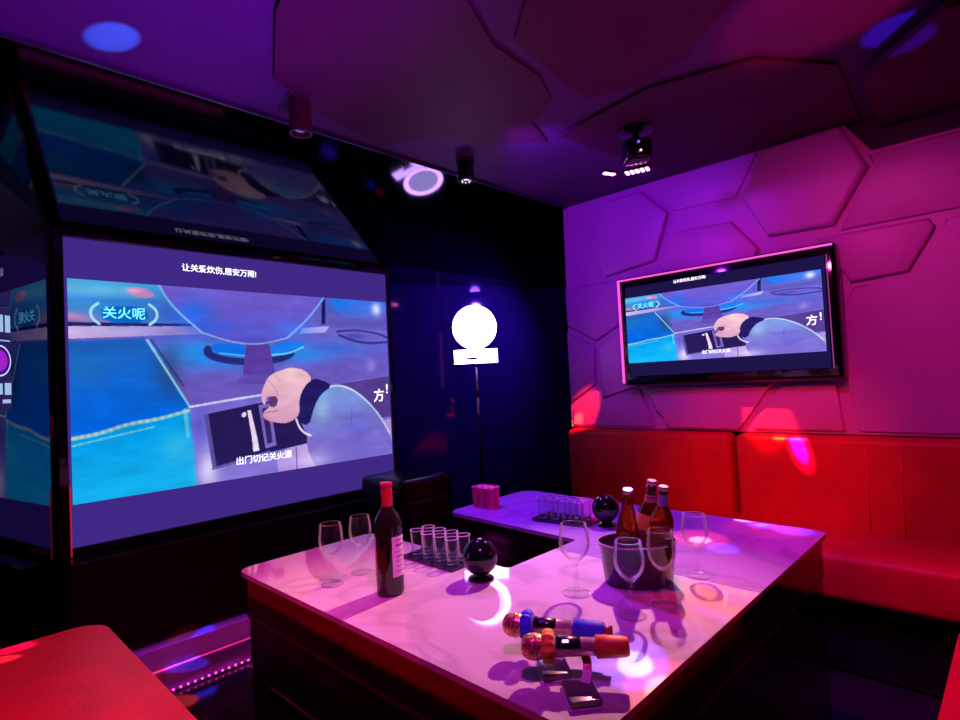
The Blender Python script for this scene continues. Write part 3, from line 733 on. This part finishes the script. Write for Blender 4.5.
# trays and shot glasses
def tray(loc, rz, label):
    t = thing('serving_tray', label, 'tray', loc, rz, )
    bm = bmesh.new(); bm_prism(bm, rounded([(-.062, -.122), (.062, -.122), (.062, .122), (-.062, .122)], .008), lambda u, v, w: Vector((u, v, w)), .005, .001)
    obj('tray_plate', bm, mat('tray_glass', (.015, .008, .03), .05, spec=.9, noise=.1), t)
    for sx, sy in ((-1, -1), (1, -1), (1, 1), (-1, 1)):
        bm = bmesh.new(); bm_lathe(bm, [(0, -.003), (.006, -.003), (.006, .0), (0, .0)], 12, Matrix.Translation((sx*.05, sy*.11, 0)))
        obj('foot', bm, M['black_plastic'], t)
    return t
def shot(loc, label, group, m='shot_glass', h=.078, r=.021):
    t = thing('shot_glass', label, 'shot glass', loc, 0, group)
    bm = bmesh.new(); bm_lathe(bm, [(r*.86, .0005), (r*.90, h*.5), (r*.992, h*.96), (r, h), (r-.0013, h+.0003), (r*.992-.0016, h*.96), (r*.90-.002, h*.5), (r*.80, .012), (0, .011)], 28); obj('wall', bm, M[m], t)
    bm = bmesh.new(); bm_lathe(bm, [(0, .0004), (r*.84, .0004), (r*.85, .011), (0, .0112)], 28); obj('thick_base', bm, M[m], t)
    bm = bmesh.new(); bm_lathe(bm, [(r-.0012, h-.001), (r+.0006, h-.001), (r+.0007, h+.001), (r-.0012, h+.001)], 28, closed=True); obj('rim', bm, mat('rim_shine', (.75, .7, .85), .15, noise=.05) if 'rim_shine' not in bpy.data.materials else bpy.data.materials['rim_shine'], t)  # pale opaque ring paints the bright glint along the rim
    return t
tray((1.200, 1.385, TT+.003), .0, 'dark mirror tray of shot glasses left of the black globe, near the wine bottle')
tray((1.81, 1.335, TT+.003), .08, 'dark mirror tray of shot glasses on the far arm of the table')
S0 = None
for i in range(2):
    for j in range(4):
        x, y = 1.175+i*.050+.002*(j % 2), 1.30+j*.057
        lab = 'clear shot glass standing on the near tray beside the wine bottle'
        if S0 is None: S0 = shot((x, y, TT+.008), lab, 'shot glasses on the near tray')
        else: dup(S0, (x, y, TT+.008), 0, lab)
for i in range(2):
    for j in range(4):
        x, y = 1.79+i*.048-.004*j, 1.255+j*.055
        dup(S0, (x, y, TT+.008), 0, 'clear shot glass standing on the far tray beside the far black globe', 'shot glasses on the far tray')
C0 = None
for i in range(2):
    for j in range(3):
        x, y = 1.80+i*.040, 1.732+j*.040
        lab = 'red-lit pink shot glass in the tight cluster at the far arm end of the table'
        if C0 is None:
            C0 = shot((x, y, TT), lab, 'red-lit shot glasses clustered on the far arm', 'red_lit_glass', .088, .0195)
            C0.name = 'red_lit_shot_glass'; C0['category'] = 'cup'
        else: dup(C0, (x, y, TT), 0, lab)

# black globes on a foot
def globe(loc, label):
    t = thing('globe_ashtray', label, 'globe', loc)
    bm = bmesh.new(); R = .051; c = .064
    prof = [(.018, .016)]+[(R*math.sin(a), c-R*math.cos(a)) for a in np.linspace(.38, PI, 26)]
    prof[-1] = (0, c+R)
    bm_lathe(bm, prof, 48); obj('globe', bm, M['black_gloss'], t)
    bm = bmesh.new(); bm_lathe(bm, [(0, 0), (.036, 0), (.0375, .003), (.034, .007), (.020, .011), (.016, .016), (.0195, .020), (0, .020)], 40); obj('foot', bm, M['black_gloss'], t)
    return t
globe((1.150, 1.155, TT), 'black glossy globe on a round foot, beside the near shot glass tray')
globe((1.835, 1.165, TT), 'black glossy globe on a foot behind the bucket of bottles, on the far arm')

# ---- wine bottle
wb = thing('wine_bottle', 'dark wine bottle with red capsule and pale label', 'bottle', (.928, 1.283, TT))
body = [(0, .006), (.020, .002), (.033, .001), (.0365, .005), (.0375, .012), (.0375, .185), (.0365, .196), (.031, .210), (.020, .226), (.0155, .236), (.0148, .25), (.0145, .292), (.0, .292)]
bm = bmesh.new(); bm_lathe(bm, body, 48); obj('glass_body', bm, M['wine_glass_dark'], wb)
bm = bmesh.new(); bm_lathe(bm, [(.0158, .236), (.0162, .237), (.0158, .278), (.0152, .284), (.0168, .286), (.0168, .2965), (.0155, .3), (0, .3005)], 32); obj('capsule', bm, M['capsule'], wb, smooth=40)
va = math.atan2(-1.283, -.928)     # bearing towards the camera
bm = bmesh.new(); bm_lathe(bm, [(.0379, .052), (.0379, .158)], 40, a0=va+math.radians(12), a1=va+math.radians(360-62)); lb = obj('label', bm, M['label'], wb); lb['label'] = 'pale paper label'
bm = bmesh.new()
for z, w_ in ((.148, .002), (.135, .005), (.118, .0015), (.105, .003), (.092, .0015), (.080, .0015), (.066, .002)):
    bm_lathe(bm, [(.0382, z-w_/2), (.0382, z+w_/2)], 16, a0=va+math.radians(28), a1=va+math.radians(75))
obj('label_print', bm, M['label_ink'], lb)

# ---- bucket with beer bottles
bk = thing('bottle_bucket', 'dark smoky oval bucket holding three beer bottles', 'bucket', (1.392, .792, TT), math.atan2(-.72, .69))
bm = bmesh.new()
prof = [(0, .002), (.80, .002), (.86, .008), (.97, .106), (1.0, .110), (.97, .112), (.93, .104), (.83, .012), (0, .010)]
def oval(mt, ax, ay):
    vs = bm_lathe(bm, [(r, z) for r, z in prof], 56)
    for v in vs: v.co.x *= ax; v.co.y *= ay
oval(None, .106, .080)
obj('shell', bm, M['bucket'], bk, smooth=40)
bm = bmesh.new(); vs = bm_lathe(bm, [(.975, .108), (1.01, .108), (1.01, .1125), (.975, .1125)], 56, closed=True)
for v in vs: v.co.x *= .106; v.co.y *= .080
obj('rim', bm, mat('bucket_rim', (.45, .36, .5), .2, noise=.1), bk)

def beer(base, top, kind, label):
    base, top = Vector(base), Vector(top); H = (top-base).length
    t = thing('beer_bottle', label, 'bottle', base, 0, 'beer bottles in the bucket')
    t.scale = (.9, .9, 1); d_ = (top-base).normalized(); t.rotation_mode = 'QUATERNION'; t.rotation_quaternion = Vector((0, 0, 1)).rotation_difference(d_)
    k = H/.250
    if kind == 0: pr = [(0, .004), (.028, .001), (.0325, .006), (.033, .012), (.033, .125), (.031, .145), (.024, .175), (.0165, .205), (.0135, .225), (.0130, .240), (.0, .240)]
    else: pr = [(0, .004), (.030, .001), (.0340, .006), (.0345, .012), (.0345, .150), (.0325, .165), (.0245, .182), (.0165, .195), (.0140, .210), (.0135, .240), (.0, .240)]
    pr = [(r, z*k) for r, z in pr]
    zc = .118*k
    lo_ = [p for p in pr if p[1] <= zc]; rr = .033 if kind == 0 else .0345
    bm = bmesh.new(); bm_lathe(bm, lo_+[(rr, zc), (0, zc)], 40); obj('lower_body', bm, M['amber_dark'], t)
    bm = bmesh.new(); bm_lathe(bm, [(0, zc+.0006), (rr, zc+.0006)]+[p for p in pr if p[1] > zc], 40); obj('amber_shoulder', bm, M['amber'] if kind != 2 else M['amber_dark'], t)
    bm = bmesh.new(); n = 21
    bm_lathe(bm, [(0, .2405*k), (.0148, .2405*k), (.0155, .243*k), (.0150, .248*k), (.013, .250*k), (0, .2502*k)], 42); obj('cap', bm, M['cap'], t, smooth=40)
    if kind == 1:
        bm = bmesh.new(); bm_lathe(bm, [(.0160, .200*k), (.0146, .210*k), (.0142, .230*k)], 32); obj('neck_label', bm, M['neck_label'], t)
    if kind == 2:
        bm = bmesh.new(); bm_lathe(bm, [(.0180, .192*k), (.0146, .206*k), (.0142, .212*k)], 32); obj('neck_label', bm, M['neck_label_red'], t)
        bm = bmesh.new(); bm_lathe(bm, [(.0352, .120*k), (.0352, .151*k), (.0335, .163*k)], 40); obj('amber_glow_band', bm, mat('amber_glow_yellow', (1., .62, .08), .45, noise=.15), t)  # yellow band paints light glowing through the amber glass
    return t
zb = TT+.014
beer((1.352, .806, zb), (1.316, .766, .795), 0, 'leftmost amber beer bottle in the bucket, cap bare, neck without label')
beer((1.442, .806, zb), (1.434, .758, .799), 2, 'dark beer bottle at the back of the bucket with yellow glow painted on its body')
beer((1.412, .745, zb), (1.390, .703, .796), 1, 'rightmost beer bottle in the bucket with blue-lit label on its neck')

# ------------------------------------------------------------------ microphones on desk stands
def mic(A, B, cov1, cov2, bodym, label):
    A, B = Vector(A), Vector(B); d_ = (B-A); L_ = d_.length; d_.normalize()
    t = thing('microphone', label, 'microphone', A, 0, 'karaoke microphones on the marble table')
    t.rotation_mode = 'QUATERNION'; t.rotation_quaternion = Vector((0, 0, 1)).rotation_difference(d_)
    # local +z runs from the head to the tail
    bm = bmesh.new()
    bm_lathe(bm, [(0, 0), (.010, .0015), (.018, .006), (.0225, .014), (.0238, .022), (.0238, .030), (.0215, .040), (.0205, .044), (0, .044)], 36); obj('head_grille', bm, M['glitter'], t)
    bm = bmesh.new(); bm_lathe(bm, [(.0225, .026), (.0247, .027), (.0247, .031), (.0225, .032)], 36, closed=True); obj('head_band', bm, mat('bronze_band', (.55, .30, .18), .3, metal=.8, noise=.1), t)
    # soft lobed anti-roll collar
    bm = bmesh.new()
    pr = [(.015, .040), (.024, .0415), (.0275, .049), (.0270, .058), (.0215, .064), (.015, .065)]
    vs = bm_lathe(bm, pr, 48, closed=True)
    for v in vs:
        a = math.atan2(v.co.y, v.co.x); k = 1+.16*math.cos(6*a)**4
        v.co.x *= k; v.co.y *= k
    obj('soft_collar', bm, M[cov1], t)
    bm = bmesh.new(); bm_lathe(bm, [(0, .064), (.0190, .064), (.0175, .085), (.0155, L_-.05), (.0, L_-.05)], 36); obj('handle', bm, M[bodym], t)
    lv = t.rotation_quaternion.inverted() @ Vector((-.45, -.45, .75)); pa = math.atan2(lv.y, lv.x)
    bm = bmesh.new()
    bm_lathe(bm, [(.0170, .066), (.0194, .068), (.0186, .088), (.0176, .112), (.0160, .113)], 24, a0=pa-.8, a1=pa+.6)
    obj('dark_panel', bm, M['black_plastic'], t)
    bm = bmesh.new(); bm_box(bm, (.0190, 0, .085), (.004, .008, .014), .0015)
    bmesh.ops.transform(bm, matrix=Matrix.Rotation(pa, 4, 'Z'), verts=bm.verts); obj('switch', bm, M['chrome'], t)
    bm = bmesh.new()
    bm_lathe(bm, [(.0155, L_-.062), (.0205, L_-.060), (.0195, L_-.03), (.0178, L_-.006), (.015, L_-.001), (0, L_)], 36); obj('tail_cover', bm, M[cov2], t)
    return t
m1 = mic((.868, .815, .590), (.965, .630, .590), 'blue_cover', 'blue_cover', 'mic_body', 'microphone with a blue collar and blue tail cover, lying behind the orange one')
m2 = mic((.815, .722, .590), (.935, .560, .592), 'yellow_cover', 'orange_cover', 'mic_body', 'microphone with a yellow collar and orange tail cover, in front of the blue one')
for m_ in (m1, m2): pass
bm = bmesh.new(); bm_lathe(bm, [(0, .0), (.012, .0), (.012, .02), (0, .02)], 20)
tail = obj('tail_tip', bm, mat('tail_tip_red', (.25, .02, .04), .4, noise=.1), m1); tail.location = (0, 0, (Vector((.965, .630, .590))-Vector((.868, .815, .590))).length-.006)

def mstand(c, rz, armtop, label):
    t = thing('microphone_stand', label, 'microphone stand', (c[0], c[1], TT), rz, 'desk stands under the microphones')
    bm = bmesh.new(); bm_box(bm, (0, 0, .007), (.056, .074, .014), .003, 3); obj('base', bm, M['stand_base'], t, smooth=40)
    bm = bmesh.new(); bm_box(bm, (0, 0, .0012), (.060, .078, .0024), .001); obj('base_rim', bm, M['white_arm'], t)
    # curved strap arm, red above and white below
    inv = Matrix.Rotation(-rz, 3, 'Z'); top = inv @ (Vector(armtop)-Vector((c[0], c[1], TT)))
    p0 = Vector((.012, .018, .013)); 
    def curve(s0, s1, n=8):
        out = []
        for k in range(n+1):
            s = s0+(s1-s0)*k/n
            q1 = Vector((top.x*.75+.01, top.y*.75, .030))
            out.append(p0*(1-s)**2+q1*2*s*(1-s)+top*s*s)
        return out
    def strap(pts, wd, th, name, m):
        b = bmesh.new(); rows = []
        for i, p in enumerate(pts):
            tt = (pts[min(i+1, len(pts)-1)]-pts[max(i-1, 0)]).normalized()
            side = tt.cross(Vector((0, 0, 1)));
            side = side.normalized() if side.length > 1e-4 else Vector((1, 0, 0)); up = side.cross(tt).normalized()
            rows.append([b.verts.new(p+side*wd*a_+up*th*b_) for a_, b_ in ((-1, -1), (1, -1), (1, 1), (-1, 1))])
        for A_, B_ in zip(rows[:-1], rows[1:]):
            for k in range(4): b.faces.new((A_[k], A_[(k+1) % 4], B_[(k+1) % 4], B_[k]))
        b.faces.new(rows[0][::-1]); b.faces.new(rows[-1]); return obj(name, b, m, t)
    strap(curve(0, .42), .008, .0025, 'arm_foot', M['white_arm'])
    strap(curve(.42, 1.), .008, .0025, 'arm', M['red_arm'])
    return t
mstand((.872, .690), math.radians(-42), (.918, .712, .572), 'grey block stand holding the blue microphone')
mstand((.832, .600), math.radians(-40), (.890, .628, .572), 'grey block stand with red and white arm holding the orange microphone')

mark(TABLE)
# ------------------------------------------------------------------ ceiling fixtures
def can(loc, r, h, bodym, label, lens, name='ceiling_spotlight'):
    t = thing(name, label, 'ceiling light', loc)
    bm = bmesh.new(); bm_lathe(bm, [(0, 0), (r*1.1, 0), (r*1.1, -.008), (r, -.010), (r, -h), (r*.86, -h), (r*.80, -h+.02), (0, -h+.02)], 36); obj('housing', bm, bodym, t, smooth=40)
    bm = bmesh.new(); bm_lathe(bm, [(0, -h+.016), (r*.78, -h+.016), (r*.5, -h+.008), (0, -h+.004)], 28); obj('lens', bm, lens, t)
    return t
can((.925, 1.66, CEIL), .036, .125, M['lamp_maroon'], 'maroon cylinder spotlight on the ceiling above the big screen', M['chrome'])
bm = None
lt = can((1.728, 1.705, CEIL), .036, .095, M['rig_body'], 'black cylinder spotlight with sparkling lens, on the ceiling above the ring light', mat('crystal_lens', (.8, .75, .85), .08, metal=.9, noise=.3, nscale=60))
gm = emit('crystal_glint', (1., .85, .9), 1.2)
for k in range(7):
    a = 2*PI*k/7; bm = bmesh.new(); bm_lathe(bm, [(0, -.004), (.004, 0), (0, .004)], 6, Matrix.Translation((.018*math.cos(a), .018*math.sin(a), -.094))); obj('crystal', bm, gm, lt)

# disco / par fixture that lights the table
rg = thing('disco_light', 'black party light with glowing pink bars hanging over the table', 'stage light', (2.02, 1.05, CEIL))
bm = bmesh.new(); bm_lathe(bm, [(0, 0), (.07, 0), (.07, -.02), (.02, -.03), (0, -.03)], 32); obj('ceiling_plate', bm, M['rig_body'], rg, smooth=40)
bm = bmesh.new(); bm_tube(bm, [(0, 0, -.02), (0, 0, -.06)], .014, 14); obj('stem', bm, M['rig_body'], rg)
vdir = Vector((.69, -.72, 0))
bm = bmesh.new(); bm_box(bm, (0, 0, -.100), (.105, .105, .085), .02, 3, Matrix.Rotation(math.atan2(-.72, .69), 3, 'Z')); hd = obj('head', bm, M['rig_body'], rg, smooth=40)
bm = bmesh.new(); bm_lathe(bm, [(.030, 0), (.034, .004), (.030, .010), (0, .010)], 28, Matrix.Translation((-.035, -.032, -.100)) @ Matrix.Rotation(math.radians(-90), 4, Vector((.69, -.72, 0)))); obj('front_lens', bm, mat('blue_lens', (.05, .03, .5), .08, spec=.9, noise=.1), rg)
bm = bmesh.new(); bm_lathe(bm, [(0, -.006), (.006, 0), (0, .006)], 12, Matrix.Translation((-.046, -.036, -.082))); obj('blue_glint', bm, emit('blue_glint', (.12, .05, 1.), 3.), rg)  # blue reflection on the casing painted as a glowing bead
bm = bmesh.new(); bm_lathe(bm, [(0, -.005), (.005, 0), (0, .005)], 12, Matrix.Translation((-.048, -.044, -.118))); obj('red_glint', bm, emit('red_glint', (1., .4, .5), 4.), rg)  # red reflection on the casing, likewise painted by emission
# pink bar lamps on the underside
def bars(cx, cy, z, ang, n, L_, w_, name):
    rot = Matrix.Rotation(ang, 3, 'Z')
    bm = bmesh.new(); bm_box(bm, (cx, cy, z+.006), (n*(w_+.008)+.012, L_+.012, .010), .003, 2, rot); o = obj(name, bm, M['rig_body'], rg)
    pm = emit('pink_bars', (1., .16, .62), 16)
    for k in range(n):
        bm = bmesh.new(); off = rot @ Vector(((k-(n-1)/2)*(w_+.008), 0, 0)); bm_box(bm, (cx+off.x, cy+off.y, z), (w_, L_, .006), .002, 2, rot); obj('pink_diode', bm, pm, o)
bars(.065, .035, -.150, math.radians(-75), 5, .036, .012, 'lamp_bar')
bars(.000, .125, -.150, math.radians(-20), 2, .018, .022, 'lamp_bar')

mark(ROOM)
for nm in ROOM:
    o = SC.objects[nm]; o.location = o.location*ROOM_SCALE; o.scale = o.scale*ROOM_SCALE  # grows the room from the origin, straight below the camera
for nm in TABLE:
    o = SC.objects[nm]; o.location.z += TABLE_LIFT  # lifts the table group by the camera's rise
def RM(x, y, z): return Vector((x, y, z))*ROOM_SCALE
def TB(x, y, z=.53): return Vector((x, y, z+TABLE_LIFT))
# ------------------------------------------------------------------ lights
F = RM(2.03, 1.09, 1.885)
spot('key_pink', F, TB(.93, .85), 290, (1., .36, .40), 50, .75, .018)
spot('wash_magenta', RM(1.15, .45, 1.95), RM(2.66, .50, 1.0), 64, (1., .04, .48), 82, .95, .05)
spot('wash_violet', RM(1.50, 1.35, 1.95), RM(2.66, 1.45, 1.75), 52, (.28, .012, 1.), 90, .9, .04)
spot('table_violet_fill', RM(1.45, 1.7, 1.9), TB(1.95, 1.15), 190, (.30, .01, 1.), 66, .8, .04)  # violet fill lamp added for the far arm, without a fixture
spot('table_magenta_fill', RM(.4, .3, 1.98), TB(.95, 1.45), 110, (.75, .02, .80), 62, .9, .06)  # unseen magenta fill added for the near arm
spot('sofa_red', RM(.3, .1, 1.98), RM(2.6, .84, .68), 240, (1., .05, .04), 25, 1., .05)
spot('bench_red', RM(.4, .7, 2.0), RM(.1, 1.7, .42), 140, (1., .03, .12), 75, .8, .05)
spot('bench_right', RM(1.1, .6, 2.0), RM(1.5, .0, .42), 130, (1., .02, .10), 60, .8, .05)
spot('ceiling_violet_fill', RM(.75, .75, .8), RM(.25, 1.3, 2.05), 190, (.34, .005, 1.), 80, .9, .05)  # lamp added at table height to colour the ceiling; no fixture
spot('ceiling_magenta_fill', RM(1.6, .0, .9), RM(.9, .8, 2.05), 38, (.8, .01, .6), 100, .9, .05)  # another added uplight, tints the ceiling facets
spot('alcove_blue_fill', RM(2.9, 2.1, 1.7), RM(2.7, 2.9, 1.3), 70, (.12, .03, 1.), 110, .9, .05)  # added lamp; its blue on the glass stands for haze round the ring

BL = (.06, .04, 1.); RD = (1., .05, .03); WH = (1., .75, .8)
DK = 1.
def dot(target, col, power, ang, src=F): spot('disco_beam', src, target, power*DK, col, ang, .5, .006)
dot(RM(2.585, .70, .748), (.004, .01, 1.), 9000, 2.7); dot(RM(2.585, .70, .748), (.8, .05, .6), 500, 4.4)
dot(RM(2.60, .775, .79), (1., .5, .12), 500, 2.6); dot(RM(2.62, .84, .88), RD, 320, 11)
dot(RM(2.64, 1.838, .83), (1., .45, .08), 700, 3.4); dot(RM(2.64, 1.80, .88), RD, 420, 9)
dot(TB(2.17, .79), WH, 420, 2.4); dot(TB(2.134, .715), (.6, .6, 1.), 300, 1.7); dot(TB(2.134, .715), BL, 800, 3.6); dot(TB(2.118, .61), BL, 700, 4.2); dot(TB(2.10, .70), RD, 90, 9)
dot(TB(1.844, .816), (1., .6, .5), 700, 2.5); dot(TB(1.86, .83), RD, 260, 7); dot(TB(1.799, .726), BL, 900, 3.4)
dot(TB(.993, .585), (.6, .8, 1.), 700, 1.9); dot(TB(1.0, .60), BL, 900, 4.); dot(TB(.94, .495), (1., .6, .2), 520, 2.); dot(TB(.95, .50), RD, 500, 4.)
dot(RM(.821, 2.50, .03), BL, 9000, 3.0); dot(RM(.74, 2.49, .05), RD, 1800, 3.6); dot(RM(.679, 2.25, .0), RD, 9000, 2.6)
dot(RM(.182, 1.998, .42), WH, 1500, 1.2); dot(RM(.20, 2.07, .42), (.6, .05, 1.), 1800, 2.)
dot(RM(.405, 1.69, 2.055), (.02, .55, 1.), 1500, 4.3, RM(.75, .5, 1.0))
dot(RM(2.93, 2.98, .03), RD, 9000, 1.8); dot(RM(2.86, 2.90, .0), BL, 9000, 1.8)
al = bpy.data.lights.new('led_glow', 'AREA'); al.shape = 'RECTANGLE'; al.size = 1.4; al.size_y = .012; al.energy = 8; al.color = (1., .03, .62)
ao = bpy.data.objects.new('led_glow', al); COL.objects.link(ao); ao.location = RM(1.01, 2.345, .05); ao.rotation_euler = (math.radians(38), 0, 0)
dot(TB(1.83, 1.76, .60), (1., .05, .15), 160, 5)
dot(RM(1.75, .33, 2.05), (1., .02, .12), 70, 24, RM(1.5, -.3, 1.1)); dot(RM(2.0, .2, 2.0), BL, 220, 8, RM(1.5, -.2, 1.1))

w = bpy.data.worlds.new('World'); SC.world = w; w.use_nodes = True
w.node_tree.nodes['Background'].inputs[0].default_value = (.05, .0, .09, 1)
w.node_tree.nodes['Background'].inputs[1].default_value = .3

# ------------------------------------------------------------------ camera
cam = bpy.data.cameras.new('camera'); co_ = bpy.data.objects.new('camera', cam); COL.objects.link(co_)
cam.sensor_width = 36; cam.lens = 36*564.28/960; cam.clip_start = .02
y_, p_, r_ = .770142, .0335448, -.0508480
fw0 = Vector((math.cos(y_), math.sin(y_), 0)); r0 = Vector((math.sin(y_), -math.cos(y_), 0)); u0 = Vector((0, 0, 1))
fw = fw0*math.cos(p_)+u0*math.sin(p_); u = u0*math.cos(p_)-fw0*math.sin(p_)
r1 = r0*math.cos(r_)+u*math.sin(r_); u1 = u*math.cos(r_)-r0*math.sin(r_)
co_.matrix_world = Matrix(((r1.x, u1.x, -fw.x, 0), (r1.y, u1.y, -fw.y, 0), (r1.z, u1.z, -fw.z, 1.357), (0, 0, 0, 1)))
SC.camera = co_
SC.view_settings.view_transform = 'Standard'; SC.view_settings.look = 'None'
SC.view_settings.exposure = 0; SC.view_settings.gamma = 1; SC.view_settings.use_curve_mapping = False
cy = SC.cycles
cy.max_bounces = 8; cy.transparent_max_bounces = 24; cy.glossy_bounces = 5; cy.transmission_bounces = 8
cy.sample_clamp_indirect = 3.; cy.use_denoising = True; cy.caustics_reflective = False; cy.caustics_refractive = False
